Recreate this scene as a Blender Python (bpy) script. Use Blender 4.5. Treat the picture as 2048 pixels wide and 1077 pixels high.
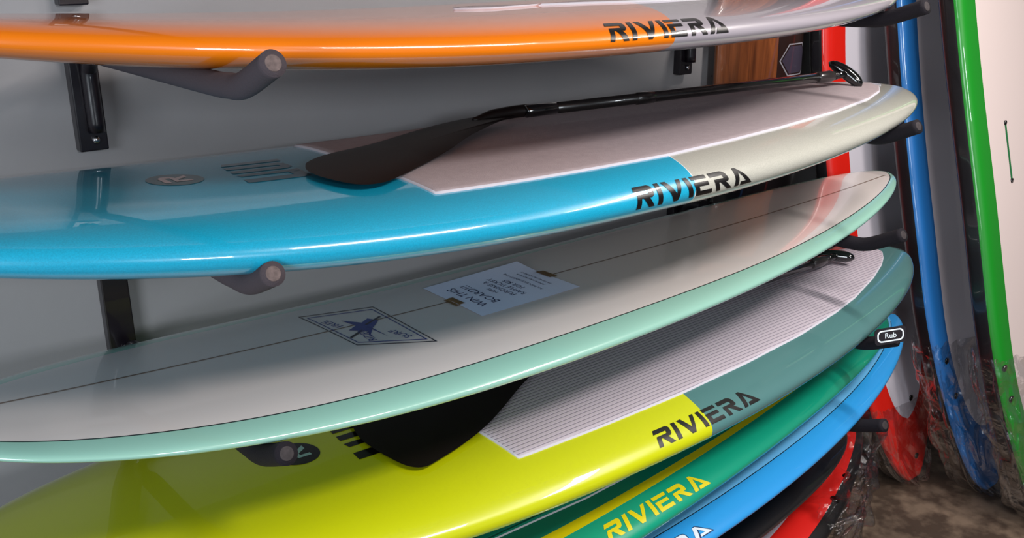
import bpy, bmesh, math, random
import numpy as np
from mathutils import Vector, Matrix
random.seed(4); rs = np.random.RandomState(7)
for o in list(bpy.data.objects): bpy.data.objects.remove(o)
S = bpy.context.scene; COL = S.collection
ZC = 2.1                      # camera height; board tables below are measured from it

# ------------------------------------------------------------------ camera
a, p, r = math.radians(39.4), math.radians(18.6), math.radians(-0.33)
F = Vector((math.sin(a)*math.cos(p), math.cos(a)*math.cos(p), -math.sin(p)))
R0 = Vector((math.cos(a), -math.sin(a), 0)); U0 = R0.cross(F)
Rr = math.cos(r)*R0 + math.sin(r)*U0; Ur = -math.sin(r)*R0 + math.cos(r)*U0
cd = bpy.data.cameras.new('camera'); cam = bpy.data.objects.new('camera', cd); COL.objects.link(cam)
M = Matrix((Rr, Ur, -F)).transposed().to_4x4(); M.translation = Vector((0, -2.2, ZC)); cam.matrix_world = M
cd.sensor_width = 36; cd.lens = 1933*36/2048; cd.clip_start = .02
S.camera = cam
# ------------------------------------------------------------------ world, lights, exposure
w = bpy.data.worlds.new('world'); S.world = w; w.use_nodes = True
w.node_tree.nodes['Background'].inputs[0].default_value = (.80, .86, 1.0, 1)
w.node_tree.nodes['Background'].inputs[1].default_value = .17
def area(name, loc, target, sx, sy, power, color):
    l = bpy.data.lights.new(name, 'AREA'); l.shape = 'RECTANGLE'; l.size = sx; l.size_y = sy; l.energy = power; l.color = color
    o = bpy.data.objects.new(name, l); COL.objects.link(o); o.location = loc
    o.rotation_euler = (Vector(target)-Vector(loc)).to_track_quat('-Z', 'Y').to_euler(); return o
area('window_daylight', (.05, -5.6, ZC+.75), (.7, -.7, ZC-.4), .6, .5, 66, (.88, .94, 1.0))
area('doorway_daylight', (-2.3, -2.6, ZC-.35), (3.4, -.6, ZC-.9), 1.5, 1.8, 92, (.86, .93, 1.0))
area('strip_lamp_light', (2.9, -1.85, ZC+1.05), (2.9, -1.85, 0),   .18, 1.4, 62, (1.0, .93, .88))
area('panel_lamp_light', (1.65, -2.5, ZC+1.15), (1.65, -2.0, 0), 1.2, .5, 58, (1.0, .93, .90))
S.view_settings.view_transform = 'Standard'; S.view_settings.look = 'None'
S.view_settings.exposure = -0.06; S.view_settings.gamma = 1; S.view_settings.use_curve_mapping = False

# ------------------------------------------------------------------ materials
def srgb(c):
    return tuple(((v/255)/12.92 if v/255 <= .04045 else ((v/255+.055)/1.055)**2.4) for v in c) + (1,)
def mat(name, col, rough=.5, coat=0, metal=0, noise=0, nscale=40, bump=0, bscale=200, spec=.5, sheen=0):
    m = bpy.data.materials.new(name); m.use_nodes = True; nt = m.node_tree; b = nt.nodes['Principled BSDF']
    b.inputs['Base Color'].default_value = srgb(col); b.inputs['Roughness'].default_value = rough
    b.inputs['Metallic'].default_value = metal; b.inputs['Coat Weight'].default_value = coat; b.inputs['Coat Roughness'].default_value = .012
    b.inputs['Specular IOR Level'].default_value = spec
    tc = nt.nodes.new('ShaderNodeTexCoord')
    if noise:
        n = nt.nodes.new('ShaderNodeTexNoise'); n.inputs['Scale'].default_value = nscale; n.inputs['Detail'].default_value = 5
        nt.links.new(tc.outputs['Object'], n.inputs['Vector'])
        mr = nt.nodes.new('ShaderNodeMapRange'); mr.inputs[1].default_value = .3; mr.inputs[2].default_value = .7
        mr.inputs[3].default_value = 1-noise; mr.inputs[4].default_value = 1+noise
        nt.links.new(n.outputs['Fac'], mr.inputs[0])
        h = nt.nodes.new('ShaderNodeHueSaturation'); h.inputs['Color'].default_value = srgb(col); nt.links.new(mr.outputs[0], h.inputs['Value'])
        nt.links.new(h.outputs[0], b.inputs['Base Color'])
    if bump:
        n2 = nt.nodes.new('ShaderNodeTexNoise'); n2.inputs['Scale'].default_value = bscale; n2.inputs['Detail'].default_value = 3
        nt.links.new(tc.outputs['Object'], n2.inputs['Vector'])
        bp = nt.nodes.new('ShaderNodeBump'); bp.inputs['Strength'].default_value = bump; bp.inputs['Distance'].default_value = .002
        nt.links.new(n2.outputs['Fac'], bp.inputs['Height']); nt.links.new(bp.outputs[0], b.inputs['Normal'])
    return m
def zone_mat(name, base, zones, rough=.3, coat=1, flake=0):
    """base colour, then each zone (attribute, colour) painted where its attribute is positive"""
    m = mat(name, base, rough, coat); nt = m.node_tree; b = nt.nodes['Principled BSDF']
    cur = nt.nodes.new('ShaderNodeRGB'); cur.outputs[0].default_value = srgb(base); cur = cur.outputs[0]
    for at, c in zones:
        an = nt.nodes.new('ShaderNodeAttribute'); an.attribute_name = at
        g = nt.nodes.new('ShaderNodeMath'); g.operation = 'GREATER_THAN'; g.inputs[1].default_value = 0; nt.links.new(an.outputs['Fac'], g.inputs[0])
        mx = nt.nodes.new('ShaderNodeMix'); mx.data_type = 'RGBA'; nt.links.new(g.outputs[0], mx.inputs[0]); nt.links.new(cur, mx.inputs[6]); mx.inputs[7].default_value = srgb(c)
        cur = mx.outputs[2]
    if flake:
        tc = nt.nodes.new('ShaderNodeTexCoord'); n = nt.nodes.new('ShaderNodeTexNoise'); n.inputs['Scale'].default_value = 420; n.inputs['Detail'].default_value = 2
        nt.links.new(tc.outputs['Object'], n.inputs['Vector'])
        mr = nt.nodes.new('ShaderNodeMapRange'); mr.inputs[1].default_value = .3; mr.inputs[2].default_value = .7; mr.inputs[3].default_value = 1-flake; mr.inputs[4].default_value = 1+flake
        nt.links.new(n.outputs['Fac'], mr.inputs[0]); h = nt.nodes.new('ShaderNodeHueSaturation'); nt.links.new(mr.outputs[0], h.inputs['Value']); nt.links.new(cur, h.inputs['Color']); cur = h.outputs[0]
    nt.links.new(cur, b.inputs['Base Color']); return m
def rib_mat(name, col, dark, period, width, rough=.75, attr='across', coat=0):
    m = mat(name, col, rough, coat); nt = m.node_tree; b = nt.nodes['Principled BSDF']
    an = nt.nodes.new('ShaderNodeAttribute'); an.attribute_name = attr
    d = nt.nodes.new('ShaderNodeMath'); d.operation = 'DIVIDE'; d.inputs[1].default_value = period; nt.links.new(an.outputs['Fac'], d.inputs[0])
    fr = nt.nodes.new('ShaderNodeMath'); fr.operation = 'PINGPONG'; fr.inputs[1].default_value = .5; nt.links.new(d.outputs[0], fr.inputs[0])
    mr = nt.nodes.new('ShaderNodeMapRange'); mr.inputs[1].default_value = 0; mr.inputs[2].default_value = width; nt.links.new(fr.outputs[0], mr.inputs[0])
    mx = nt.nodes.new('ShaderNodeMix'); mx.data_type = 'RGBA'; nt.links.new(mr.outputs[0], mx.inputs[0]); mx.inputs[6].default_value = srgb(dark); mx.inputs[7].default_value = srgb(col)
    nt.links.new(mx.outputs[2], b.inputs['Base Color'])
    bp = nt.nodes.new('ShaderNodeBump'); bp.inputs['Strength'].default_value = .6; bp.inputs['Distance'].default_value = .002; nt.links.new(mr.outputs[0], bp.inputs['Height']); nt.links.new(bp.outputs[0], b.inputs['Normal'])
    return m
def plastic_mat():
    m = bpy.data.materials.new('clear_film'); m.use_nodes = True; nt = m.node_tree; nt.nodes.clear()
    out = nt.nodes.new('ShaderNodeOutputMaterial'); tr = nt.nodes.new('ShaderNodeBsdfTransparent'); tr.inputs[0].default_value = (.965, .965, .97, 1)
    gl = nt.nodes.new('ShaderNodeBsdfGlossy'); gl.inputs['Roughness'].default_value = .12; gl.inputs[0].default_value = (.9, .9, .9, 1)
    tc = nt.nodes.new('ShaderNodeTexCoord'); n = nt.nodes.new('ShaderNodeTexNoise'); n.inputs['Scale'].default_value = 28; n.inputs['Detail'].default_value = 4; n.inputs['Distortion'].default_value = 1.2
    nt.links.new(tc.outputs['Object'], n.inputs['Vector']); bp = nt.nodes.new('ShaderNodeBump'); bp.inputs['Strength'].default_value = .55; bp.inputs['Distance'].default_value = .012
    nt.links.new(n.outputs['Fac'], bp.inputs['Height']); nt.links.new(bp.outputs[0], gl.inputs['Normal'])
    fr = nt.nodes.new('ShaderNodeFresnel'); fr.inputs[0].default_value = 1.5; nt.links.new(bp.outputs[0], fr.inputs['Normal'])
    ma = nt.nodes.new('ShaderNodeMath'); ma.operation = 'MULTIPLY_ADD'; ma.inputs[1].default_value = .9; ma.inputs[2].default_value = 0; ma.use_clamp = True; mn = nt.nodes.new('ShaderNodeMath'); mn.operation = 'MINIMUM'; mn.inputs[1].default_value = .42; nt.links.new(ma.outputs[0], mn.inputs[0]); nt.links.new(fr.outputs[0], ma.inputs[0])
    mx = nt.nodes.new('ShaderNodeMixShader'); nt.links.new(mn.outputs[0], mx.inputs[0]); nt.links.new(tr.outputs[0], mx.inputs[1]); nt.links.new(gl.outputs[0], mx.inputs[2]); nt.links.new(mx.outputs[0], out.inputs[0])
    return m
BLACK = mat('black_print', (10, 8, 10), .35, .55)
GLOSSBLACK = mat('gloss_black_plastic', (8, 8, 9), .12, 1)
CARBON = mat('dark_carbon', (18, 11, 10), .45, 0, spec=.22)
SHAFT = mat('carbon_shaft', (20, 17, 16), .3, .8, noise=.5, nscale=90)
STEEL = mat('black_painted_steel', (22, 16, 24), .35, .3)
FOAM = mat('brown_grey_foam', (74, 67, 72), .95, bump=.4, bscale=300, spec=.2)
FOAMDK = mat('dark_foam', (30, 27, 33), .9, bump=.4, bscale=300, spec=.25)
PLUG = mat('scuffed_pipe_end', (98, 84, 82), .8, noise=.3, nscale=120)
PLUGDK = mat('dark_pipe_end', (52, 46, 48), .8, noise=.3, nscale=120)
SCREW = mat('zinc_screw', (190, 190, 195), .25, metal=1)
PADW = mat('white_foam_edge', (190, 188, 198), .7)
YEL = mat('yellow_print', (215, 200, 20), .35, 1)
WHT = mat('white_print', (215, 225, 235), .35, 1)
FILM = plastic_mat()

# ------------------------------------------------------------------ object helpers
def tag(o, label=None, cat=None, group=None, kind=None):
    if label: o['label'] = label
    if cat: o['category'] = cat
    if group: o['group'] = group
    if kind: o['kind'] = kind
    return o
def thing(name, loc, label, cat, group=None):
    o = bpy.data.objects.new(name, None); o.empty_display_size = .1; o.location = loc; COL.objects.link(o); return tag(o, label, cat, group)
def wloc(o):
    v = Vector(o.location)
    while o.parent: o = o.parent; v += Vector(o.location)
    return v
def mesh(name, verts, faces, m, parent=None, smooth=True, origin=None, attrs=None, mats=None, fm=None):
    """verts in world space"""
    org = Vector(origin) if origin is not None else (wloc(parent) if parent else Vector(np.mean(np.array(verts), 0)))
    me = bpy.data.meshes.new(name)
    me.from_pydata([tuple(Vector(v)-org) for v in verts], [], [tuple(int(i) for i in f) for f in faces])
    for mm in (mats or [m]): me.materials.append(mm)
    if fm is not None: me.polygons.foreach_set('material_index', np.array(fm, dtype=np.int32))
    me.polygons.foreach_set('use_smooth', [smooth]*len(me.polygons))
    if attrs:
        for k, v in attrs.items():
            at = me.attributes.new(k, 'FLOAT', 'POINT'); at.data.foreach_set('value', np.array(v, dtype=np.float32))
    me.update(); o = bpy.data.objects.new(name, me); COL.objects.link(o)
    if parent: o.parent = parent; o.location = org-wloc(parent)
    else: o.location = org
    return o
def box(name, lo, hi, m, parent=None, bev=.002):
    bm = bmesh.new(); bmesh.ops.create_cube(bm, size=1)
    c = (Vector(lo)+Vector(hi))/2; d = Vector(hi)-Vector(lo)
    for v in bm.verts: v.co = Vector((v.co.x*d.x, v.co.y*d.y, v.co.z*d.z))+c
    if bev: bmesh.ops.bevel(bm, geom=bm.edges[:], offset=min(bev, min(d)/2.2), segments=2, affect='EDGES', profile=.5)
    vs = [v.co.copy() for v in bm.verts]; fs = [[v.index for v in f.verts] for f in bm.faces]; bm.free()
    return mesh(name, vs, fs, m, parent, smooth=False)
def tube_geo(path, rad, seg=24, cap=True, squash=None):
    P = [Vector(q) for q in path]; n = len(P); rad = rad if hasattr(rad, '__len__') else [rad]*n
    vs = []; fs = []; T0 = (P[1]-P[0]).normalized(); up = Vector((1, 0, 0)) if abs(T0.x) < .8 else Vector((0, 0, 1)); N = (up-T0*up.dot(T0)).normalized()
    for i in range(n):
        T = (P[min(i+1, n-1)]-P[max(i-1, 0)]).normalized(); N = (N-T*N.dot(T)).normalized(); B = T.cross(N)
        for k in range(seg):
            an = 2*math.pi*k/seg; vs.append(P[i]+(N*math.cos(an)+B*math.sin(an))*rad[i])
    for i in range(n-1):
        for k in range(seg):
            k2 = (k+1) % seg; fs.append((i*seg+k, i*seg+k2, (i+1)*seg+k2, (i+1)*seg+k))
    if cap: fs.append(tuple(range(seg))[::-1]); fs.append(tuple((n-1)*seg+k for k in range(seg)))
    return vs, fs
def tube(name, path, rad, m, parent=None, seg=24):
    vs, fs = tube_geo(path, rad, seg); return mesh(name, vs, fs, m, parent)
def smooth_path(ctrl, n=40):
    P = np.array(ctrl, float); P = np.vstack([2*P[0]-P[1], P, 2*P[-1]-P[-2]]); out = []
    m = len(P)-3
    for i in range(m):
        for t in np.linspace(0, 1, n//m+1)[:-1]:
            p0, p1, p2, p3 = P[i:i+4]; out.append(.5*((2*p1)+(-p0+p2)*t+(2*p0-5*p1+4*p2-p3)*t*t+(-p0+3*p1-3*p2+p3)*t**3))
    out.append(P[-2]); return [tuple(q) for q in out]

# ------------------------------------------------------------------ boards
class Board:
    """long axis s, width axis y, thickness axis z; world() bends it into place"""
    def __init__(self, s0, s1, hw, zb, th, n=3.8, yc=0, yaw=0, Wm=.4, world=None, thin=True, m=2.2):
        self.s0, self.s1, self.hw, self.zb, self.th, self.n, self.yc, self.yaw, self.Wm = s0, s1, hw, zb, th, n, yc, yaw, Wm
        self.world = world or (lambda P: P); self.thin = thin; self.m = m
        self.fphi = math.pi - np.linspace(0, math.pi, 361)       # from the front rail over the deck to the back rail
    def section(self, s, phi):
        u = (s-self.s0)/(self.s1-self.s0); hw = self.hw(u); t = self.th(u)
        cs, sn = np.cos(phi), np.sin(phi)
        yy = np.sign(cs)*np.abs(cs)**(2/self.n); zz = np.sign(sn)*np.abs(sn)**(2/self.m)
        th = t*min(1, hw/(self.Wm*.35)+.25) if self.thin else t*min(1, hw/(self.Wm*.2)+.2)
        y = self.yc+(s-(self.s0+self.s1)/2)*math.tan(self.yaw)+hw*yy
        z = self.zb(u)+t*.5+th*.5*zz
        return y, z
    def arcs(self, s):
        y, z = self.section(s, self.fphi); return y, z, np.concatenate([[0], np.cumsum(np.hypot(np.diff(y), np.diff(z)))])
    def at_arc(self, s, arc, off=0):
        """surface point by distance from the front rail apex, positive up over the deck"""
        y, z, c = self.arcs(s)
        if arc >= 0:
            Y = np.interp(arc, c, y); Z = np.interp(arc, c, z); e = .002; y2 = np.interp(arc+e, c, y); z2 = np.interp(arc+e, c, z)
            y1 = np.interp(max(arc-e, 0), c, y); z1 = np.interp(max(arc-e, 0), c, z)
            ty, tz = y2-y1, z2-z1
        else:
            zm = z[0]; Y = np.interp(-arc, c, y); Z = 2*zm-np.interp(-arc, c, z); e = .002
            y2 = np.interp(-arc+e, c, y); z2 = 2*zm-np.interp(-arc+e, c, z); ty, tz = -(y2-Y), -(z2-Z)
        l = math.hypot(ty, tz)+1e-9
        return self.world(np.array([s, Y-tz/l*off, Z+ty/l*off]))
    def at_y(self, s, yw, off=0):
        y, z, c = self.arcs(s); o = np.argsort(y); yw = min(max(yw, y.min()+1e-4), y.max()-1e-4)
        return self.world(np.array([s, yw, np.interp(yw, y[o], z[o])+off]))
    def hull(self, m, parent, zones={}, NS=200, NP=96, name='hull'):
        us = (1-np.cos(np.linspace(0, np.pi, NS)))/2; us = us*.9998+.0001
        phi = np.linspace(0, 2*np.pi, NP+1)[:-1]
        V = []; A = []; SX = []; SIDE = []; YW = []
        for u in us:
            s = self.s0+(self.s1-self.s0)*u; y, z = self.section(s, phi)
            fy, fz, c = self.arcs(s); half = c[-1]
            for k, ph in enumerate(phi):
                if ph <= math.pi: q = (math.pi-ph)/math.pi*360; arc = np.interp(q, np.arange(361), c); arc = min(arc, half-arc)
                else: q = (ph-math.pi)/math.pi*360; arc = np.interp(q, np.arange(361), c); arc = -min(arc, half-arc)
                V.append(self.world(np.array([s, y[k], z[k]]))); A.append(arc); SX.append(s); YW.append(y[k])
        fs = []
        for i in range(NS-1):
            for k in range(NP):
                k2 = (k+1) % NP; fs.append((i*NP+k, (i+1)*NP+k, (i+1)*NP+k2, i*NP+k2))
        fs.append(tuple(range(NP))); fs.append(tuple((NS-1)*NP+k for k in range(NP))[::-1])
        A = np.array(A); SX = np.array(SX); YW = np.array(YW)
        at = {k: f(SX, A, YW) for k, f in zones.items()}
        o = mesh(name, V, fs, m, parent, attrs=at)
        bm = bmesh.new(); bm.from_mesh(o.data); bmesh.ops.recalc_face_normals(bm, faces=bm.faces[:]); bm.to_mesh(o.data); bm.free()
        return o
def fitted(P):
    x0, x1, yc, yaw, W, m, aL, bL, aR, bR, z0, kL, kR, T, te = P
    def hw(u):
        s = (m-u)/m if u < m else (u-m)/(1-m); A, B = (aL, bL) if u < m else (aR, bR); return W*max(1-s**A, 0)**B
    def zb(u):
        q = 2*u-1; return ZC+z0+(kL if q < 0 else kR)*abs(q)**2.5
    def th(u): return T*(1-(1-te)*abs(2*u-1)**3)
    return Board(x0, x1, hw, zb, th, 3.8, yc, yaw, W)
def dense(polys, maxlen):
    """2D polygons -> triangulated, subdivided 2D mesh"""
    bm = bmesh.new()
    for pl in polys:
        vs = [bm.verts.new((q[0], q[1], 0)) for q in pl]; bm.faces.new(vs)
    bmesh.ops.triangulate(bm, faces=bm.faces[:])
    for _ in range(5):
        es = [e for e in bm.edges if e.calc_length() > maxlen]
        if not es: break
        bmesh.ops.subdivide_edges(bm, edges=es, cuts=1); bmesh.ops.triangulate(bm, faces=[f for f in bm.faces if len(f.verts) > 3])
    vs = [(v.co.x, v.co.y) for v in bm.verts]; bm.verts.index_update(); fs = [[v.index for v in f.verts] for f in bm.faces]; bm.free(); return vs, fs
def text_geo(txt, size=1, align='LEFT'):
    cu = bpy.data.curves.new('text', 'FONT'); cu.body = txt; cu.size = size; cu.align_x = align; cu.resolution_u = 3
    ob = bpy.data.objects.new('text', cu); COL.objects.link(ob); dg = bpy.context.evaluated_depsgraph_get(); dg.update()
    me = bpy.data.meshes.new_from_object(ob.evaluated_get(dg)); vs = [(v.co.x, v.co.y) for v in me.vertices]; fs = [list(q.vertices) for q in me.polygons]
    bpy.data.objects.remove(ob); bpy.data.curves.remove(cu); bpy.data.meshes.remove(me); return vs, fs
def decal(name, board, geo, fn, m, parent, off=.0008, by='arc', label=None):
    vs, fs = geo; W = []
    for q in vs:
        s, t = fn(q); W.append(board.at_arc(s, t, off) if by == 'arc' else board.at_y(s, t, off))
    n = (Vector(W[fs[0][1]])-Vector(W[fs[0][0]])).cross(Vector(W[fs[0][2]])-Vector(W[fs[0][0]]))
    o = mesh(name, W, fs, m, parent, smooth=True)
    if label: o['label'] = label
    return o
# stencil capitals of the rail lettering, unit-height cells
def GL():
    Rg = [[(0, .74), (.05, 1), (.82, 1), (.95, .93), (1, .82), (1, .62), (.74, .62), (.74, .74)], [(.74, .62), (1, .62), (.97, .47), (.88, .40), (.1, .40), (.13, .58), (.70, .58)],
          [(.1, 0), (.1, .40), (.33, .40), (.33, 0)], [(.42, .40), (.74, .40), (1.04, 0), (.76, 0)]]
    Ig = [[(0, 1), (.24, 1), (.24, 0), (0, 0)]]
    Vg = [[(0, 1), (.27, 1), (.60, .32), (.48, 0), (.44, 0)], [(.48, 0), (.60, .32), (.86, 1), (1.1, 1), (.66, 0)]]
    Eg = [[(0, 1), (.9, 1), (.86, .78), (0, .78)], [(0, .62), (.82, .62), (.8, .42), (.24, .42), (.24, .62)], [(0, .62), (.24, .62), (.24, 0), (0, 0)], [(.24, .22), (.9, .22), (.9, 0), (.24, 0)]]
    Ag = [[(0, 0), (.44, 1), (.62, 1), (.56, .72), (.25, 0)], [(.62, 1), (1.12, 0), (.84, 0), (.56, .72)], [(.36, .0), (.44, .2), (.84, .2), (.84, 0)]]
    out = []; x = 0
    for g, wd in ((Rg, 1.04), (Ig, .24), (Vg, 1.1), (Ig, .24), (Eg, .9), (Rg, 1.04), (Ag, 1.12)):
        for pl in g: out.append([(x+q[0], q[1]) for q in pl])
        x += wd+.15
    x -= .15
    return [[(q[0]/x, q[1]) for q in pl] for pl in out]
GLYPHS = dense(GL(), .06)
def rail_word(board, parent, TL, BL, TR, BR, m, off=.0008, name='lettering', grow=0):
    def fn(q):
        u, v = q; v = min(max(v, 0), 1)
        X = (BL[0]*(1-u)+BR[0]*u)*(1-v)+(TL[0]*(1-u)+TR[0]*u)*v; A = (BL[1]*(1-u)+BR[1]*u)*(1-v)+(TL[1]*(1-u)+TR[1]*u)*v
        return X, A
    return decal(name, board, GLYPHS, fn, m, parent, off)
def pad(board, parent, front, m, s_front, yb=None, thick=.0045, name='deck_pad', edge=.003, NX=120, NY=36, round_end=True):
    """raised traction pad; front: table s -> y of its front edge, mirrored on the far side"""
    fx = [q[0] for q in front]; fy = [q[1] for q in front]
    xs = np.linspace(0, 1, NX); V = []; acr = []; fs = []; fm = []
    yc = lambda s: board.yc+(s-(board.s0+board.s1)/2)*math.tan(board.yaw)
    def ring(k):  # k 0 = top, 1 = foot of the bevel
        for i, t in enumerate(xs):
            for j in range(NY):
                v = j/(NY-1)
                send = fx[-1]; s = s_front(v)+(send-s_front(v))*(1-(1-t)**1.6)
                yf = np.interp(s, fx, fy); ybk = 2*yc(s)-yf; y = yf+(ybk-yf)*v
                V.append(board.at_y(s, y, thick)); acr.append(y)
    ring(0)
    for i in range(NX-1):
        for j in range(NY-1): fs.append((i*NY+j, (i+1)*NY+j, (i+1)*NY+j+1, i*NY+j+1)); fm.append(0)
    # perimeter skirt
    per = [i*NY for i in range(NX)]+[(NX-1)*NY+j for j in range(1, NY)]+[i*NY+NY-1 for i in range(NX-2, -1, -1)]+[j for j in range(NY-2, 0, -1)]
    P = [Vector(V[i]) for i in per]; n = len(per); base = len(V); cen = sum(P, Vector())/n
    for k in range(n):
        T = (P[(k+1) % n]-P[k-1]).normalized(); N = T.cross(Vector((0, 0, 1))); 
        q = P[k]+N*edge; Vn = board.at_y(min(max(q.x, board.s0+.01), board.s1-.01), q.y, -.001); V.append(Vn); acr.append(0)
    for k in range(n): fs.append((per[k], per[(k+1) % n], base+(k+1) % n, base+k)); fm.append(1)
    o = mesh(name, V, fs, None, parent, attrs={'across': acr}, mats=[m, PADW], fm=fm)
    bm = bmesh.new(); bm.from_mesh(o.data); bmesh.ops.recalc_face_normals(bm, faces=bm.faces[:])
    if sum(f.normal.z for f in bm.faces) < 0: bmesh.ops.reverse_faces(bm, faces=bm.faces[:])
    bm.to_mesh(o.data); bm.free(); return o
def strip(name, board, table, width, m, parent, off=.0006, by='arc', N=260, both=False):
    """thin painted line along the board: table s -> arc (or y)"""
    sx = [q[0] for q in table]; sy = [q[1] for q in table]; ss = np.linspace(sx[0], sx[-1], N); V = []; fs = []
    for i, s in enumerate(ss):
        t = float(np.interp(s, sx, sy))
        for d in (-.5, .5): V.append(board.at_arc(s, t+d*width, off) if by == 'arc' else board.at_y(s, t+d*width, off))
    for i in range(N-1): fs.append((2*i, 2*i+1, 2*i+3, 2*i+2))
    return mesh(name, V, fs, m, parent)
def smooth_table(tb, N=60):
    x = np.array([q[0] for q in tb]); y = np.array([q[1] for q in tb]); xs = np.linspace(x[0], x[-1], N); ys = np.interp(xs, x, y)
    for _ in range(40): ys[1:-1] = (ys[:-2]+2*ys[1:-1]+ys[2:])/4
    return list(zip(xs, ys))

# ------------------------------------------------------------------ setting
def wall_mat():
    m = mat('painted_wall', (150, 148, 150), .55, noise=.05, nscale=2.5, bump=.15, bscale=60); nt = m.node_tree; b = nt.nodes['Principled BSDF']
    hs = [n for n in nt.nodes if n.type == 'HUE_SAT'][0]
    vo = nt.nodes.new('ShaderNodeTexVoronoi'); vo.inputs['Scale'].default_value = 7; tc = [n for n in nt.nodes if n.type == 'TEX_COORD'][0]
    nt.links.new(tc.outputs['Object'], vo.inputs['Vector']); cr = nt.nodes.new('ShaderNodeValToRGB'); cr.color_ramp.elements[0].position = .018; cr.color_ramp.elements[1].position = .03
    cr.color_ramp.elements[0].color = (.12, .1, .1, 1); nt.links.new(vo.outputs['Distance'], cr.inputs[0])
    mx = nt.nodes.new('ShaderNodeMix'); mx.data_type = 'RGBA'; mx.blend_type = 'MULTIPLY'; mx.inputs[0].default_value = 1; nt.links.new(hs.outputs[0], mx.inputs[6]); nt.links.new(cr.outputs[0], mx.inputs[7]); nt.links.new(mx.outputs[2], b.inputs['Base Color']); return m
def floor_mat():
    m = mat('stained_concrete', (104, 90, 78), .6, noise=.22, nscale=3, bump=.5, bscale=30); nt = m.node_tree; b = nt.nodes['Principled BSDF']
    hs = [n for n in nt.nodes if n.type == 'HUE_SAT'][0]; tc = [n for n in nt.nodes if n.type == 'TEX_COORD'][0]
    n = nt.nodes.new('ShaderNodeTexNoise'); n.inputs['Scale'].default_value = 11; n.inputs['Detail'].default_value = 8; nt.links.new(tc.outputs['Object'], n.inputs['Vector'])
    cr = nt.nodes.new('ShaderNodeValToRGB'); cr.color_ramp.elements[0].position = .42; cr.color_ramp.elements[0].color = (.42, .36, .32, 1); cr.color_ramp.elements[1].position = .62; cr.color_ramp.elements[1].color = (1.25, 1.2, 1.12, 1)
    nt.links.new(n.outputs['Fac'], cr.inputs[0]); mx = nt.nodes.new('ShaderNodeMix'); mx.data_type = 'RGBA'; mx.blend_type = 'MULTIPLY'; mx.inputs[0].default_value = 1
    nt.links.new(hs.outputs[0], mx.inputs[6]); nt.links.new(cr.outputs[0], mx.inputs[7]); nt.links.new(mx.outputs[2], b.inputs['Base Color']); return m
tag(box('wall_left', (-2.0, 0, 0), (5.2, .15, 3.4), wall_mat(), bev=0), kind='structure')
tag(box('wall_far', (5.05, -6.2, 0), (5.2, 0, 3.4), mat('dim_wall', (92, 90, 90), .8), bev=0), kind='structure')
tag(box('floor', (-2.0, -6.2, -.1), (5.2, .15, 0), floor_mat(), bev=0), kind='structure')
tag(box('ceiling', (-2.0, -6.2, 3.4), (5.2, .15, 3.5), mat('ceiling_paint', (120, 116, 112), .8), bev=0), kind='structure')

# ------------------------------------------------------------------ rack brackets
XL, XR = .616, 2.543
def bracket(X, zarm, tipY, tipdz, elbowY, plate, label, foam=FOAM, pb=None):
    z = ZC+zarm; t = thing('wall_bracket', (X, 0, ZC+plate[0]), label, 'bracket', 'padded rack brackets on the grey wall')
    box('mounting_plate', (X-.030, -.032, ZC+plate[0]), (X+.030, -.0005, ZC+plate[1]), STEEL, t, .003)
    px = X+.006
    pipe = smooth_path([(px, -.044, ZC+(plate[0]+.042 if pb is None else pb)), (px, -.044, z-.06), (px, -.052, z-.03), (px, -.085, z-.004), (px, -.16, z)], 24)
    tube('pipe', pipe, .0165, STEEL, t)
    path = smooth_path([(px, -.13, z), (px, -.35, z), (px, elbowY+.10, z), (px, elbowY+.03, z+.002), (px, elbowY-.03, z+.5*tipdz*.35), (px, tipY, z+tipdz)], 60)
    e = tube('foam_sleeve', path, .0205, foam, t, 28)
    # core showing at the open end of the sleeve
    d = (Vector(path[-1])-Vector(path[-2])).normalized(); c = Vector(path[-1])
    tube('pipe_end', [c-d*.012, c+d*.0012, c+d*.0014], [.0125, .0125, .0115], PLUG if foam is FOAM else PLUGDK, t, 24)
    for zz in (ZC+plate[0]+.024,):
        vs, fs = tube_geo([(X+.004, -.034, zz), (X+.004, -.037, zz), (X+.004, -.040, zz), (X+.004, -.0415, zz)], [.0085, .0085, .006, .002], 16)
        mesh('screw', vs, fs, SCREW, t)
    return t
bracket(XL, .13, -.86, .04, -.74, (-.115, .22), 'black wall bracket whose lower end hangs above the orange board, top left corner')
bracket(XL, -.208, -.913, .050, -.78, (-.42, -.135), 'left padded bracket arm under the orange paddle board, with screwed black wall plate')
bracket(XL, -.535, -.852, .046, -.735, (-.905, -.48), 'left padded bracket arm under the turquoise paddle board', pb=-.632)
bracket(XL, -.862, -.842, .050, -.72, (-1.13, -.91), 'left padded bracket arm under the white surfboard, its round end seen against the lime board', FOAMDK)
bracket(XL, -1.160, -.86, .045, -.74, (-1.40, -1.12), 'left padded bracket arm under the lime paddle board, hidden below it')
bracket(XL, -1.447, -.88, .045, -.76, (-1.69, -1.405), 'left padded bracket arm under the light blue board, hidden below it')
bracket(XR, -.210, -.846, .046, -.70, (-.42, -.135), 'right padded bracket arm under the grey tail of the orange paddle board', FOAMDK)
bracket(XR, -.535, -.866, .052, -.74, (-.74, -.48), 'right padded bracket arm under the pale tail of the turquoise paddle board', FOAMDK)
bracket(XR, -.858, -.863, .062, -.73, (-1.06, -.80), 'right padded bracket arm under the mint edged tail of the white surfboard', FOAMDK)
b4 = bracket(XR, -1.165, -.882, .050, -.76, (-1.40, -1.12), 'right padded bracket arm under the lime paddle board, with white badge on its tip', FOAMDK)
bracket(XR, -1.447, -.882, .050, -.75, (-1.69, -1.405), 'right padded bracket arm under the light blue board, lowest arm before the red boards', FOAMDK)
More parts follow.
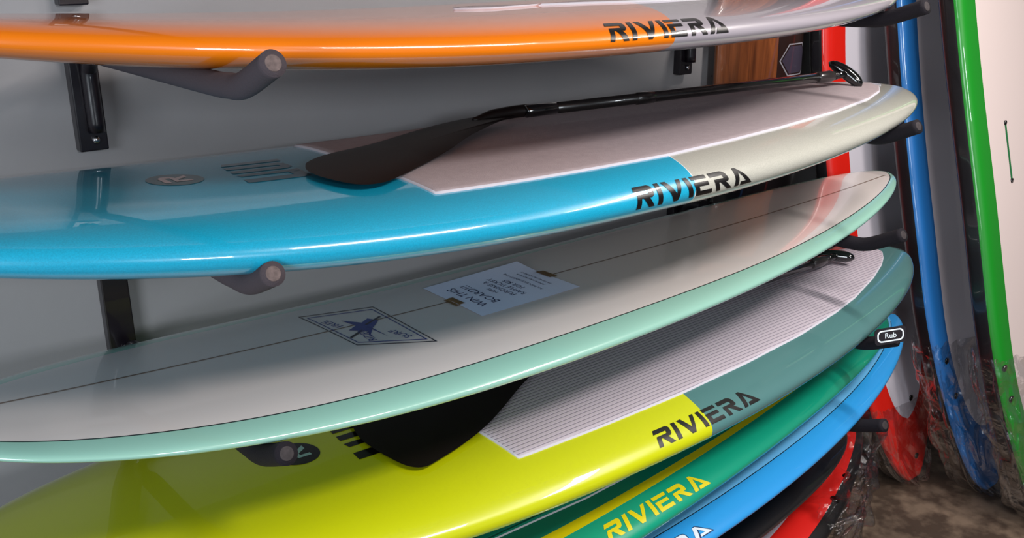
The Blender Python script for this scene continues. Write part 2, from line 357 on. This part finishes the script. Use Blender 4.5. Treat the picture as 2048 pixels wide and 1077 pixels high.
# black tag with a white outlined badge on the fourth right arm
def badge(t, c, ex, ey, w_, h_):
    c, ex, ey = Vector(c), Vector(ex).normalized(), Vector(ey).normalized(); n = ex.cross(ey)
    def rr(w, h, r, k=8):
        o = []
        for cx, cy, a0 in ((w-r, h-r, 0), (-w+r, h-r, 90), (-w+r, -h+r, 180), (w-r, -h+r, 270)):
            for i in range(k+1): an = math.radians(a0+90*i/k); o.append((cx+r*math.cos(an), cy+r*math.sin(an)))
        return o
    def P(q, d): return c+ex*q[0]+ey*q[1]+n*d
    o = rr(w_, h_, .012); V = [P(q, .004) for q in o]+[P(q, 0) for q in o]; k = len(o)
    f = [tuple(range(k)), tuple(range(k, 2*k))[::-1]]+[(i, (i+1) % k, k+(i+1) % k, k+i) for i in range(k)]
    g = mesh('tag', V, f, FOAMDK, t, False)
    o1 = rr(w_*.84, h_*.72, .013); o2 = rr(w_*.84-.004, h_*.72-.004, .010); V = [P(q, .005) for q in o1]+[P(q, .005) for q in o2]
    mesh('outline', V, [(i, (i+1) % k, k+(i+1) % k, k+i) for i in range(k)], WHT, g, False)
    vs, fs = text_geo('Rub', .022, 'CENTER'); mesh('lettering', [P((q[0], q[1]-.007), .005) for q in vs], fs, WHT, g, False)
badge(b4, (2.518, -.878, ZC-1.094), (.75, -.60, .16), (.22, .28, .93), .046, .024)

# ------------------------------------------------------------------ boards on the rack
PRM = {
"orange": [0.0745, 2.885, -0.4982, -0.0052, 0.3994, 0.5781, 1.9161, 0.7064, 2.2459, 0.7295, -0.2248, 0.111, 0.0774, 0.0926, 0.3363],
"teal": [-0.0841, 2.9052, -0.4999, -0.0269, 0.42, 0.5546, 2.8922, 0.7194, 1.6175, 0.4, -0.5571, 0.1622, 0.0917, 0.125, 0.3],
"white": [0.1316, 3.1127, -0.5101, 0.0256, 0.315, 0.3976, 3.0, 0.5091, 2.0464, 0.5348, -0.8656, 0.1268, 0.09, 0.0607, 0.351],
"lime": [0.1326, 3.203, -0.5073, 0.0064, 0.4125, 0.4935, 2.662, 0.5413, 1.686, 0.5331, -1.158, 0.106, 0.0468, 0.1128, 0.7117],
"green": [0.1428, 3.1932, -0.4955, 0.0298, 0.42, 0.3532, 1.8721, 0.5606, 1.6, 0.5133, -1.3367, 0.0202, 0.0, 0.0924, 0.5173],
"blue": [-0.0875, 3.2894, -0.5073, 0.0157, 0.42, 0.4553, 1.8947, 0.6074, 2.0306, 0.6713, -1.4443, 0.0955, 0.0826, 0.0711, 0.4925],
"redlow": [0.531, 3.1226, -0.4619, -0.0118, 0.4052, 0.5339, 2.1367, 0.5888, 1.6, 0.763, -1.8747, 0.0177, 0.1, 0.0986, 0.7947],
"blacklow": [0.5296, 2.9195, -0.4731, 0.0152, 0.3638, 0.3667, 2.0827, 0.5403, 2.4013, 0.45, -1.6614, 0.0025, 0.0, 0.0821, 0.3],
}
BD = {k: fitted(v) for k, v in PRM.items()}
def root(key, name, label, cat):
    P = PRM[key]; return thing(name, ((P[0]+P[1])/2, P[2], ZC+P[10]), label, cat)
def line_mask(x0, k): return lambda s, A, y: s-(x0+k*np.maximum(A, 0))
PADG = mat('grey_brushed_pad', (158, 146, 149), .8, noise=.05, nscale=60, bump=.5, bscale=500, spec=.25)

# orange
B = BD['orange']; t = root('orange', 'paddle_board', 'glossy orange stand-up paddle board with grey tail, topmost on the rack', 'paddle board')
B.hull(zone_mat('orange_hull', (232, 120, 0), [('tail', (158, 152, 160))]), t, {'tail': line_mask(1.495, .62)})
pad(B, t, [(1.26, -.44), (1.30, -.46), (1.60, -.52), (1.77, -.575), (2.1, -.60), (2.4, -.585), (2.6, -.55), (2.72, -.50)], PADG, lambda v: 1.24+.16*abs(v-.5))
rail_word(B, t, (1.352, .063), (1.322, .0017), (1.672, .062), (1.654, .0017), BLACK)

def wordmark(board, t, X0, y0, X1, y1, wm=BLACK):
    """striped wordmark across the deck, letters face the right hand end"""
    vs = []; polys = []
    for q in ([(0, 0), (.16, 0), (.16, 1), (0, 1)], [(.16, .0), (.28, 0), (.30, .22), (.16, .2)], [(.30, 0), (.40, 0), (.40, 1), (.30, .96)], [(.48, .1), (.60, 0), (.60, 1), (.48, 1)], [(.52, 0), (.76, .04), (.72, .16), (.52, .16)], [(.68, .04), (.80, .1), (.80, 1), (.68, 1)], [(.88, 0), (1, 0), (1, .94), (.88, 1)]): polys.append(q)
    g = dense(polys, .12)
    decal('wordmark', board, g, lambda q: (X0+(X1-X0)*(1-q[1])+.02*q[0], y0+(y1-y0)*q[0]), wm, t, .0009, 'y')
def logo(board, t, cx, cy, rad, disc, letter):
    N = 40; polys = [[(rad*math.cos(2*math.pi*i/N), rad*math.sin(2*math.pi*i/N)) for i in range(N)]]
    g = dense(polys, .02); d = decal('logo_disc', board, g, lambda q: (cx+q[0], cy+q[1]), disc, t, .0007, 'y')
    Rl = [[(0, 1), (.8, 1), (1, .85), (1, .55), (.78, .42), (.72, .6), (.72, .78), (0, .78)], [(.1, .6), (.72, .6), (.78, .42), (.3, .42), (.3, 0), (.1, 0)], [(.45, .42), (.72, .42), (1.02, 0), (.74, 0)]]
    g = dense(Rl, .15); e = rad*1.05
    l = decal('logo_letter', board, g, lambda q: (cx+e*.5-q[1]*e, cy-e*.5+q[0]*e), letter, t, .0012, 'y')
# turquoise
B = BD['teal']; t = root('teal', 'paddle_board', 'glossy turquoise stand-up paddle board with pale grey tail, second from the top', 'paddle board')
B.hull(zone_mat('turquoise_hull', (22, 160, 196), [('line', (215, 225, 225)), ('tail', (178, 178, 168))], flake=.10), t, {'line': line_mask(1.546, .30), 'tail': line_mask(1.5485, .30)})
pad(B, t, [(.95, -.775), (.99, -.775), (1.2, -.79), (1.39, -.80), (1.59, -.808), (1.8, -.80), (2.03, -.785), (2.31, -.755), (2.55, -.705), (2.70, -.650), (2.79, -.595), (2.83, -.54), (2.835, -.50)], PADG, lambda v: .99+.012*v)
rail_word(B, t, (1.379, .040), (1.3685, -.010), (1.716, .032), (1.7385, -.010), BLACK)
logo(B, t, .632, -.445, .052, mat('dark_teal_print', (30, 80, 88), .35, 1), mat('pale_pink_print', (205, 180, 180), .35, 1))
wordmark(B, t, .735, -.54, .865, -.35, mat('reflection_paled_print', (24, 84, 104), .35, 1))  # print contrast lowered: the reflection over the deck is put into its colour

# white surfboard
B = BD['white']; t = root('white', 'surfboard', 'white longboard surfboard with mint green rails, black pinline and raffle paper on its deck', 'surfboard')
PIN = smooth_table([(.16, .045), (.20, .062), (.26, .070), (.33, .062), (.477, .058), (.62, .058), (.79, .066), (1.1, .078), (1.45, .080), (1.8, .070), (2.1, .058), (2.6, .048), (2.9, .040), (3.05, .032), (3.10, .025)])
pinf = lambda s: np.interp(s, [q[0] for q in PIN], [q[1] for q in PIN])
B.hull(zone_mat('white_hull', (148, 196, 180), [('deck', (216, 208, 204))], rough=.25), t, {'deck': lambda s, A, y: A-pinf(s)})
strip('pinline', B, PIN, .0028, BLACK, t)
STR = [(.15, -.515), (.27, -.500), (.58, -.466), (.95, -.452), (1.25, -.450), (1.56, -.452), (2.0, -.462), (2.35, -.478), (2.83, -.502), (3.05, -.508)]
strip('stringer', B, smooth_table(STR), .0045, mat('wood_stringer', (120, 98, 82), .5, 1), t, by='y')
INK = mat('blue_ink', (32, 58, 130), .4, 1); INKD = mat('dark_ink', (20, 26, 44), .4, 1)
dia = [(.911, -.333), (1.083, -.372), (1.0765, -.640), (.927, -.562)]
def quadring(name, c, inset, wd, m):
    cx = sum(q[0] for q in c)/4; cy = sum(q[1] for q in c)/4
    def sc(k): return [(cx+(q[0]-cx)*k, cy+(q[1]-cy)*k) for q in c]
    o = sc(1-inset); i = sc(1-inset-wd); polys = [[o[k], o[(k+1) % 4], i[(k+1) % 4], i[k]] for k in range(4)]
    return decal(name, B, dense(polys, .02), lambda q: q, m, t, .0008, 'y')
quadring('emblem_outer_line', dia, 0, .035, INKD); quadring('emblem_inner_line', dia, .13, .035, INK)
# emblem figure: crossed darts and small words (local frame: p along +y, q along -s)
def em(q): return (1.0-q[1], -.477+q[0])
star = [[(-.095, -.01), (-.02, -.008), (0, -.03), (.03, -.006), (.0, .0)], [(-.03, .012), (.0, 0), (.03, -.006), (.075, .03), (.02, .018), (.0, .05)], [(-.02, -.008), (.0, 0), (-.03, .012), (-.07, .03)], [(0, -.03), (.03, -.006), (.05, -.035), (.02, -.05)]]
decal('emblem_star', B, dense([[(q[0]*.85, q[1]*.85) for q in pl] for pl in star], .02), em, INK, t, .001, 'y')
bars = [[(-.065, .040), (-.005, .012), (-.008, .007), (-.068, .034)], [(.02, -.012), (.07, -.038), (.067, -.044), (.017, -.018)]]
decal('emblem_bar', B, dense([[(q[1]*1.0, q[0]*.9) for q in pl] for pl in bars], .02), em, INKD, t, .0011, 'y')
for s_, (dx, dy), rot in (('SURF', (-.108, -.052), 12), ('FREE', (.030, .036), 15), ('RIDER', (-.085, .022), -8)):
    vs, fs = text_geo(s_, .027); ca, sa = math.cos(math.radians(rot)), math.sin(math.radians(rot))
    decal('emblem_lettering', B, ([(dx+q[0]*ca-q[1]*sa, dy+q[0]*sa+q[1]*ca) for q in vs], fs), em, INK, t, .0012, 'y')
# raffle paper, top-level: it lies on the deck, held by two tapes
pq = [(1.247, -.338), (1.553, -.330), (1.556, -.570), (1.244, -.578)]
tp = thing('paper_sheet', (1.40, -.455, B.at_y(1.4, -.455)[2]), 'white raffle notice sheet taped to the deck of the white surfboard', 'paper')
NX, NY = 24, 18; V = []; fs = []
def pap(u, v):
    X = (pq[0][0]*(1-u)+pq[1][0]*u)*(1-v)+(pq[3][0]*(1-u)+pq[2][0]*u)*v; Y = (pq[0][1]*(1-u)+pq[1][1]*u)*(1-v)+(pq[3][1]*(1-u)+pq[2][1]*u)*v
    lift = .0015+.010*max(0, .35-v)**1.5*3*(.4+u)+.002*math.sin(5*u+2*v)**2*(1-abs(2*v-1))
    return X, Y, lift
for i in range(NX+1):
    for j in range(NY+1): X, Y, l = pap(i/NX, j/NY); V.append(B.at_y(X, Y, l))
for i in range(NX):
    for j in range(NY): q = i*(NY+1)+j; fs.append((q, q+1, q+NY+2, q+NY+1))
ps = mesh('sheet', V, fs, mat('white_paper', (214, 218, 238), .7), tp)
INKP = mat('paper_ink', (50, 56, 90), .8)
def ptext(s_, size, row, shift=0):
    vs, fs = text_geo(s_, size, 'CENTER'); W = []
    for q in vs:
        # reading direction runs from the front edge to the wall, lines advance to the right
        u = min(max(row-q[1]/.306, 0), 1); v = min(max(.5-(q[0]+shift)/.24, 0), 1); X, Y, l = pap(u, v); W.append(B.at_y(X, Y, l+.0006))
    mesh('lettering', W, fs, INKP, ps, False)
for s_, z_, rw in (('WIN THIS', .033, .19), ('BOARD!!!', .033, .315), ('HERE:', .016, .42), ('PURCHASE A', .021, .50), ('RAFFLE TICKET', .021, .575), ('FOR $25', .021, .65), ('ALL PROCEEDS BENEFIT THE', .0115, .74), ('JUNIOR SURF PROGRAM', .0095, .82), ('DRAWING ON SATURDAY', .0095, .88)): ptext(s_, z_, rw)
TAPE = mat('brown_tape', (112, 84, 50), .45)
for (xa, ya, xb, yb, sk) in ((1.542, -.418, 1.568, -.474, 0), (1.236, -.440, 1.262, -.490, 0)):
    V = []; fs = []
    for i in range(7):
        for j in range(9): X = xa+(xb-xa)*i/6; Y = ya+(yb-ya)*j/8; V.append(B.at_y(X, Y, .0042 if (1.246 < X < 1.553) else .0022))
    for i in range(6):
        for j in range(8): q = i*9+j; fs.append((q, q+1, q+10, q+9))
    mesh('tape', V, fs, TAPE, tp)

# lime
B = BD['lime']; t = root('lime', 'paddle_board', 'bright lime stand-up paddle board with ribbed pad and slate green tail', 'paddle board')
B.hull(zone_mat('lime_hull', (196, 202, 8), [('tail', (78, 122, 122))]), t, {'tail': line_mask(1.663, .22)})
PADR = rib_mat('ribbed_grey_pad', (180, 170, 180), (134, 127, 143), .0128, .17)
pad(B, t, [(1.15, -.787), (1.18, -.789), (1.42, -.795), (1.69, -.797), (1.95, -.787), (2.227, -.766), (2.45, -.735), (2.60, -.705), (2.80, -.647), (2.93, -.598), (3.0, -.563), (3.05, -.53), (3.065, -.50)], PADR, lambda v: 1.175)
rail_word(B, t, (1.504, .0675), (1.4825, .021), (1.849, .064), (1.867, .0175), BLACK)
logo(B, t, .80, -.50, .05, BLACK, mat('aqua_print', (150, 190, 190), .35, 1))
wordmark(B, t, .895, -.60, 1.02, -.40)

# green
B = BD['green']; t = root('green', 'paddle_board', 'emerald green paddle board with yellow stripe and yellow rail lettering', 'paddle board')
B.hull(zone_mat('green_hull', (12, 150, 118), [('stripe', (206, 190, 10)), ('inner', (10, 118, 98))]), t, {'stripe': lambda s, A, y: np.minimum(A-(.097-.004*(s-1.2)), 0*A+1), 'inner': lambda s, A, y: A-(.1275-.018*(s-1.2))})
pad(B, t, [(.9, -.74), (1.1, -.755), (1.4, -.765), (1.7, -.752), (2.0, -.72), (2.3, -.675), (2.6, -.62), (2.8, -.56)], rib_mat('green_grooved_pad', (14, 126, 104), (6, 60, 54), .022, .18, .4), lambda v: .9, thick=.003)
rail_word(B, t, (1.363, .0725), (1.336, .0290), (1.705, .062), (1.7205, .0165), YEL)

# light blue
B = BD['blue']; t = root('blue', 'paddle_board', 'sky blue board with thin black pinline, lowest on the bracket arms', 'paddle board')
BP = smooth_table([(.6, .085), (1.55, .087), (1.75, .0895), (2.08, .0885), (2.39, .081), (2.63, .072), (2.92, .067), (3.08, .064), (3.2, .06)])
bpf = lambda s: np.interp(s, [q[0] for q in BP], [q[1] for q in BP])
B.hull(zone_mat('blue_hull', (44, 148, 218), [('deck', (104, 176, 226))]), t, {'deck': lambda s, A, y: A-bpf(s)})
strip('pinline', B, BP, .0026, BLACK, t)
rail_word(B, t, (1.332, .064), (1.318, .024), (1.704, .0555), (1.714, .019), mat('navy_outline', (16, 44, 90), .35, 1), .0006, 'lettering_outline')
rail_word(B, t, (1.335, .0615), (1.322, .0265), (1.700, .0530), (1.7075, .0215), WHT, .0012)

# black and red boards below
B = BD['blacklow']; t = root('blacklow', 'surfboard', 'black board lying under the sky blue board, above the red one', 'surfboard')
B.hull(zone_mat('black_hull', (20, 17, 20), [('groove', (44, 38, 40)), ('deck', (16, 14, 17))], rough=.4, coat=.5), t, {'groove': lambda s, A, y: A+.006, 'deck': lambda s, A, y: A-.006})
B = BD['redlow']; t = root('redlow', 'surfboard', 'red rimmed soft board with black base, lowest of the stack, tail wrapped in plastic', 'surfboard')
B.hull(zone_mat('red_low_hull', (16, 14, 16), [('rim', (214, 22, 14)), ('deck', (200, 190, 200))], rough=.5, coat=.3), t, {'rim': lambda s, A, y: A-.052, 'deck': lambda s, A, y: A-.145-.5*np.maximum(s-2.45, 0)})
def plug(board, t, s, y, rad=.014):
    c = Vector(board.at_y(s, y, 0)); c2 = Vector(board.at_y(s, y, .004)); d = (c2-c).normalized()
    vs, fs = tube_geo([c-d*.004, c+d*.003, c+d*.0042, c+d*.0042], [rad, rad, rad*.8, rad*.1], 20); mesh('plug', vs, fs, GLOSSBLACK, t)
plug(B, t, 2.62, -.705, .017); plug(B, t, 2.76, -.66, .017)
for x in (1.35, 2.3):
    tag(box('foam_block', (x-.12, -.62, 0), (x+.12, -.36, ZC-1.905), mat('block_foam', (50, 48, 52), .9), bev=.01), 'grey foam block on the floor under the %s end of the lowest board' % ('near' if x < 2 else 'far'), 'block', 'blocks under the lowest board')
tag(box('foam_block', (1.25, -.60, ZC-1.815), (2.2, -.34, ZC-1.667), mat('spacer_foam', (40, 38, 42), .9), bev=.01), 'dark foam spacer between the black board and the red rimmed board', 'block')

# ------------------------------------------------------------------ paddles
def blade(name, outline, zf, m, parent, thick=.006, dome=.012):
    """closed outline [(x,y)], a gently dished blade; zf(x,y) height of its underside"""
    O = np.array(outline); P = []
    n = len(O)
    for i in range(n):
        p0, p1, p2, p3 = O[i-1], O[i], O[(i+1) % n], O[(i+2) % n]
        for k in range(5):
            tt = k/5; P.append(.5*((2*p1)+(-p0+p2)*tt+(2*p0-5*p1+4*p2-p3)*tt**2+(-p0+3*p1-3*p2+p3)*tt**3))
    P = np.array(P); c = P.mean(0); N = len(P); V = []; fs = []; K = 7
    for side in (1, -1):
        for k in range(K+1):
            f = k/K
            for q in P:
                x, y = c+(q-c)*(1-f*.97); h = thick*.5*(1-(1-f)**4)+ (dome*(1-(1-f)**2)*.5 if side == 1 else 0)
                V.append((x, y, zf(x, y)+thick*.5+side*h+(.0)))
    for sd in (0, 1):
        b0 = sd*(K+1)*N
        for k in range(K):
            for i in range(N):
                j = (i+1) % N; f = (b0+k*N+i, b0+k*N+j, b0+(k+1)*N+j, b0+(k+1)*N+i); fs.append(f if sd == 0 else f[::-1])
        cap = tuple(b0+K*N+i for i in range(N)); fs.append(cap if sd == 0 else cap[::-1])
    return mesh(name, V, fs, m, parent)
def paddle(label, outline, zf, neck, pts, handle, hdir, adj):
    t = thing('paddle', pts[0], label, 'paddle')
    b = blade('blade', outline, zf, CARBON, t)
    nk = smooth_path(neck, 20); tube('neck', nk, list([.006+.0095*min(1, i/6) for i in range(len(nk))]), CARBON, t)
    p0, p1 = Vector(pts[0]), Vector(pts[1]); d = (p1-p0).normalized()
    tube('shaft', [p0, p0.lerp(p1, .5), p1], .0142, SHAFT, t)
    tube('ferrule', [p0-d*.06, p0-d*.058, p0+d*.03, p0+d*.032], [.0135, .0158, .0158, .0135], GLOSSBLACK, t)
    q = p0.lerp(p1, adj); tube('clamp_ring', [q-d*.03, q-d*.028, q+d*.028, q+d*.03], [.0135, .0165, .0165, .0135], SHAFT, t)
    tube('grip_collar', [p1-d*.075, p1-d*.07, p1-d*.02, p1+d*.0, p1+d*.02], [.0135, .0175, .018, .0135, .011], mat('smoky_collar', (52, 46, 46), .3, .6), t)
    h = Vector(handle); hd = Vector(hdir).normalized(); L = .062; pa = []; ra = []
    for i in range(17):
        u = -1+i/8; pa.append(h+hd*L*u+d*(-.012*u*u)); ra.append(.0185*max(1-abs(u)**4, .02)**.5*(1+.08*math.cos(u*3)))
    tube('grip', pa, ra, GLOSSBLACK, t)
    tube('grip_neck', [p1, p1.lerp(h, .6), h], [.012, .011, .015], GLOSSBLACK, t)
    # small printed marks along the shaft
    vs, fs = text_geo('SUP ADJUSTABLE', .013); N = Vector((0, -.55, .83)); N = (N-d*N.dot(d)).normalized(); up = N.cross(d); W = []; base = p0.lerp(p1, .72)-up*.006
    side = (N*.35-up*.94).normalized()
    for v in vs:
        an = math.radians(-62)+v[1]/.0138; W.append(p0.lerp(p1, .70)+d*v[0]*1.6+(N*math.cos(an)+up*math.sin(an))*.0139)
    mesh('lettering', W, fs, WHT, t)
    return t
TB = BD['teal']; LB = BD['lime']
ztop = lambda bd: (lambda x, y: float(bd.at_y(x, y, .0)[2]))
zt = ztop(TB); zl = ztop(LB)
T1 = ZC-.41
paddle('black paddle lying on the turquoise board, blade at left and oval grip at right',
    [(.872, -.500), (.90, -.462), (.97, -.415), (1.12, -.365), (1.30, -.310), (1.42, -.300), (1.50, -.326), (1.525, -.350), (1.51, -.374), (1.43, -.404), (1.30, -.470), (1.19, -.545), (1.08, -.612), (.98, -.676), (.92, -.704), (.873, -.690), (.850, -.620), (.852, -.550)],
    lambda x, y: max(zt(x, y)+.001, 0)+.008+(.020*max(0, (x-1.1)/.4)), [(1.40, -.352, T1+.008), (1.46, -.350, T1+.012), (1.53, -.362, T1+.017), (1.60, -.387, T1+.018)], [(1.60, -.387, ZC-.392), (2.66, -.517, ZC-.388)], (2.72, -.527, ZC-.386), (-.30, .80, .55), .30)
T2 = ZC-1.03
paddle('black paddle lying on the lime board, blade tip in front of the ribbed pad',
    [(.955, -.47), (.938, -.53), (.936, -.588), (.942, -.649), (.954, -.697), (.980, -.718), (1.025, -.710), (1.113, -.684), (1.222, -.639), (1.368, -.557), (1.456, -.510), (1.50, -.470), (1.48, -.43), (1.38, -.39), (1.2, -.36), (1.05, -.37), (.98, -.41)],
    lambda x, y: zl(x, y)+.007+(.012*max(0, (x-1.15)/.4)), [(1.30, -.46, T2+.006), (1.42, -.455, T2+.013), (1.52, -.465, T2+.02), (1.62, -.47, T2+.024)], [(1.62, -.47, ZC-1.008), (2.74, -.502, ZC-1.000)], (2.81, -.503, ZC-1.0), (.45, -.88, .0), .30)

# ------------------------------------------------------------------ standing boards
def standing(Xc, W, H, L, Yt, T, label, rail, deckcol, zones, band, namec='surfboard', n=18, dark=.020, group=None):
    hs = [q[0] for q in Yt]; ys = [q[1] for q in Yt]
    xs = np.linspace(0, L, 120); yy = np.interp(xs, hs, ys)
    for _ in range(60): yy[1:-1] = (yy[:-2]+2*yy[1:-1]+yy[2:])/4
    def hw(u):
        h = u*L
        if h < H: return W*max(1-(1-h/H)**2.1, 0)**.6
        if h > L-.9: return W*max(1-((h-L+.9)/.9)**2.1, 0)**.6
        return W
    zb = lambda u: -float(np.interp(u*L, xs, yy))-T*.5-dark
    bd = Board(0, L, hw, zb, lambda u: T, n, 0, 0, W, world=lambda P: np.array([Xc-P[1], -P[2], P[0]+.004]), thin=False, m=3.2)
    t = thing('surfboard', (Xc, float(np.interp(0, xs, yy)), 0), label, namec, group)
    z = {'rail': lambda s, A, y: A-dark, 'deck': lambda s, A, y: np.minimum(A-.035, (W-band+T*.5)*np.maximum(1-np.maximum(1-(s-.27)/.55, 0)**2.3, 0)**.5-np.abs(y)-.0005)}; z.update(zones or {})
    bd.hull(zone_mat(rail[0], (18, 16, 20), [('rail', rail[1]), ('deck', deckcol)]+([(k, (176, 178, 190)) for k in (zones or {})]), rough=.45, coat=.6), t, z, NS=160, NP=96)
    return bd, t
RED = [(0, -.545), (.04, -.529), (.107, -.510), (.182, -.492), (.26, -.482), (.39, -.455), (.8, -.33), (1.289, -.198), (1.796, -.120), (2.2, -.095), (2.9, -.09)]
BLU = [(0, -.775), (.117, -.745), (.224, -.720), (.363, -.687), (.50, -.648), (.636, -.602), (1.013, -.509), (1.321, -.428), (1.642, -.356), (1.902, -.302), (2.4, -.23), (3.0, -.17)]
GRN = [(0, -1.02), (.213, -.984), (.309, -.956), (.545, -.893), (.906, -.798), (1.251, -.711), (1.585, -.617), (1.913, -.535), (2.4, -.43), (3.0, -.34)]
bdr, tr_ = standing(3.469, .30, .9, 2.9, RED, .09, 'upright soft board with red rails and white deck, leaning nearest the wall', ('red_rail', (214, 26, 12)), (206, 202, 212), None, .165, dark=.022)
bdb, tb_ = standing(3.643, .30, .9, 2.95, BLU, .095, 'upright soft board with blue rails and white deck between the red and green ones', ('blue_rail', (38, 116, 190)), (232, 224, 232), None, .135)
bdg, tg_ = standing(3.62, .32, .9, 3.0, GRN, .10, 'upright soft board with green rails and white deck, outermost at the right edge', ('green_rail', (12, 132, 26)), (222, 206, 202), None, .140)
# narrow slot in the green board
def slot(board, t, s0_, s1_, y):
    g = dense([[(s0_, y-.006), (s1_, y-.006), (s1_, y+.006), (s0_, y+.006)]], .02); b = decal('fin_slot', board, g, lambda q: q, mat('slot_green', (30, 110, 60), .4), t, .0012, 'y')
    for s in (s0_, s1_): plug(board, t, s, y, .009)
slot(bdg, tg_, 1.285, 1.485, 0.10)
for s, y in ((.585, .235), (.445, .205)): plug(bdb, tb_, s, y, .013)
for s, y in ((.66, .285), (.545, .265)): plug(bdg, tg_, s, y, .013)
for s, y in ((.34, -.03), (.10, -.03)): plug(bdr, tr_, s, y, .013)

# wood finish board against the wall
def wood_mat():
    m = mat('wood_veneer', (120, 62, 30), .35, .6); nt = m.node_tree; b = nt.nodes['Principled BSDF']; tc = nt.nodes.new('ShaderNodeTexCoord')
    mp = nt.nodes.new('ShaderNodeMapping'); mp.inputs['Scale'].default_value = (9, 9, .9); nt.links.new(tc.outputs['Object'], mp.inputs[0])
    n = nt.nodes.new('ShaderNodeTexNoise'); n.inputs['Scale'].default_value = 2.2; n.inputs['Detail'].default_value = 6; n.inputs['Distortion'].default_value = 1.5; nt.links.new(mp.outputs[0], n.inputs['Vector'])
    cr = nt.nodes.new('ShaderNodeValToRGB'); cr.color_ramp.elements[0].position = .35; cr.color_ramp.elements[0].color = srgb((84, 42, 22)); cr.color_ramp.elements[1].position = .65; cr.color_ramp.elements[1].color = srgb((150, 84, 44))
    nt.links.new(n.outputs['Fac'], cr.inputs[0])
    cur = cr.outputs[0]
    for at, c in (('dark', (40, 24, 20)), ('black', (14, 11, 13))):
        an = nt.nodes.new('ShaderNodeAttribute'); an.attribute_name = at; g = nt.nodes.new('ShaderNodeMath'); g.operation = 'GREATER_THAN'; g.inputs[1].default_value = 0; nt.links.new(an.outputs['Fac'], g.inputs[0])
        mx = nt.nodes.new('ShaderNodeMix'); mx.data_type = 'RGBA'; nt.links.new(g.outputs[0], mx.inputs[0]); nt.links.new(cur, mx.inputs[6]); mx.inputs[7].default_value = srgb(c); cur = mx.outputs[2]
    nt.links.new(cur, b.inputs['Base Color']); return m
WX = 2.915
def whw(u): 
    h = u*2.5; k = 1.0
    if h < .6: k = max(1-(1-h/.6)**2.2, 0)**.5
    if h > 1.9: k = max(1-((h-1.9)/.6)**2.2, 0)**.5
    return .245*k
bw = Board(0, 2.5, whw, lambda u: .012+.03*(1-u), lambda u: .06, 6, 0, 0, .245, world=lambda P: np.array([WX-P[1], -P[2], P[0]+.004]), thin=False)
t = thing('surfboard', (WX, -.04, 0), 'wood grain board with dark side and hexagon emblem, against the wall behind the stack', 'surfboard')
bw.hull(wood_mat(), t, {'dark': lambda s, A, y: -y-.065, 'black': lambda s, A, y: 1.33-s+0*A}, NS=120, NP=64)
hexo = [(.10, 0), (.045, .058), (-.045, .058), (-.10, 0), (-.045, -.058), (.045, -.058)]
EMB = mat('silver_print', (150, 148, 156), .4, .5); EMBD = mat('slate_print', (62, 56, 72), .4, .5)
ec = (1.69, -.175)
fill = dense([[(q[0]*.84, q[1]*.84) for q in hexo]], .03); decal('emblem_field', bw, fill, lambda q: (ec[0]+q[1], max(ec[1]+q[0], -.24)), EMBD, t, .001, 'y')
ringp = [[hexo[k], hexo[(k+1) % 6], tuple(v*.92 for v in hexo[(k+1) % 6]), tuple(v*.92 for v in hexo[k])] for k in range(6)]
decal('emblem_line', bw, dense(ringp, .03), lambda q: (ec[0]+q[1], max(ec[1]+q[0], -.24)), EMB, t, .001, 'y')

# ------------------------------------------------------------------ plastic wraps
def wrap(board, s0_, s1_, parent, name='plastic_wrap', grow=.012, amp=.016, NS=110, NP=170, seed=0, tail=0.03, hem=.02):
    from mathutils import noise
    V = []; fs = []; phi = np.linspace(0, 2*np.pi, NP+1)[:-1]; keep = (board.n, board.m); board.n, board.m = 3.2, 2.2
    for i in range(NS):
        f = i/(NS-1); s = s0_+(s1_-s0_)*f; y, z = board.section(s, phi); cy, cz = y.mean(), z.mean()
        for k in range(NP):
            dy, dz = y[k]-cy, z[k]-cz; l = math.hypot(dy, dz)+1e-6
            q = Vector((s*6.5+seed, math.cos(phi[k])*2.4, math.sin(phi[k])*2.4)); nn = noise.fractal(q, .8, 2.0, 2); rg = abs(noise.noise(q*1.6+Vector((5, 3, seed))))
            d = grow+amp*(.5+nn*.8)+amp*1.3*rg; d = max(d, .003)
            ss = s+.25*amp*noise.noise(q*1.7+Vector((9, 1, 4)))+(hem*noise.noise(Vector((k*.23, seed, 1))) if i == NS-1 else 0)
            V.append(board.world(np.array([ss, y[k]+dy/l*d, z[k]+dz/l*d+np.sign(dz)*d*.5])))
    for i in range(NS-1):
        for k in range(NP): k2 = (k+1) % NP; fs.append((i*NP+k, (i+1)*NP+k, (i+1)*NP+k2, i*NP+k2))
    fs.append(tuple(range(NP))); board.n, board.m = keep
    return mesh(name, V, fs, FILM, parent, smooth=True)
wrap(bdb, .012, .66, tb_, seed=3, grow=.022, amp=.024)
wrap(bdg, .012, .70, tg_, seed=11, grow=.022, amp=.024)
wrap(bdr, .012, .36, tr_, seed=23, grow=.012, amp=.02)
RB = BD['redlow']; tl = [o for o in COL.objects if o.get('label', '').startswith('red rimmed')][0]
wrap(RB, 3.035, 2.45, tl, seed=31, grow=.022, amp=.045)
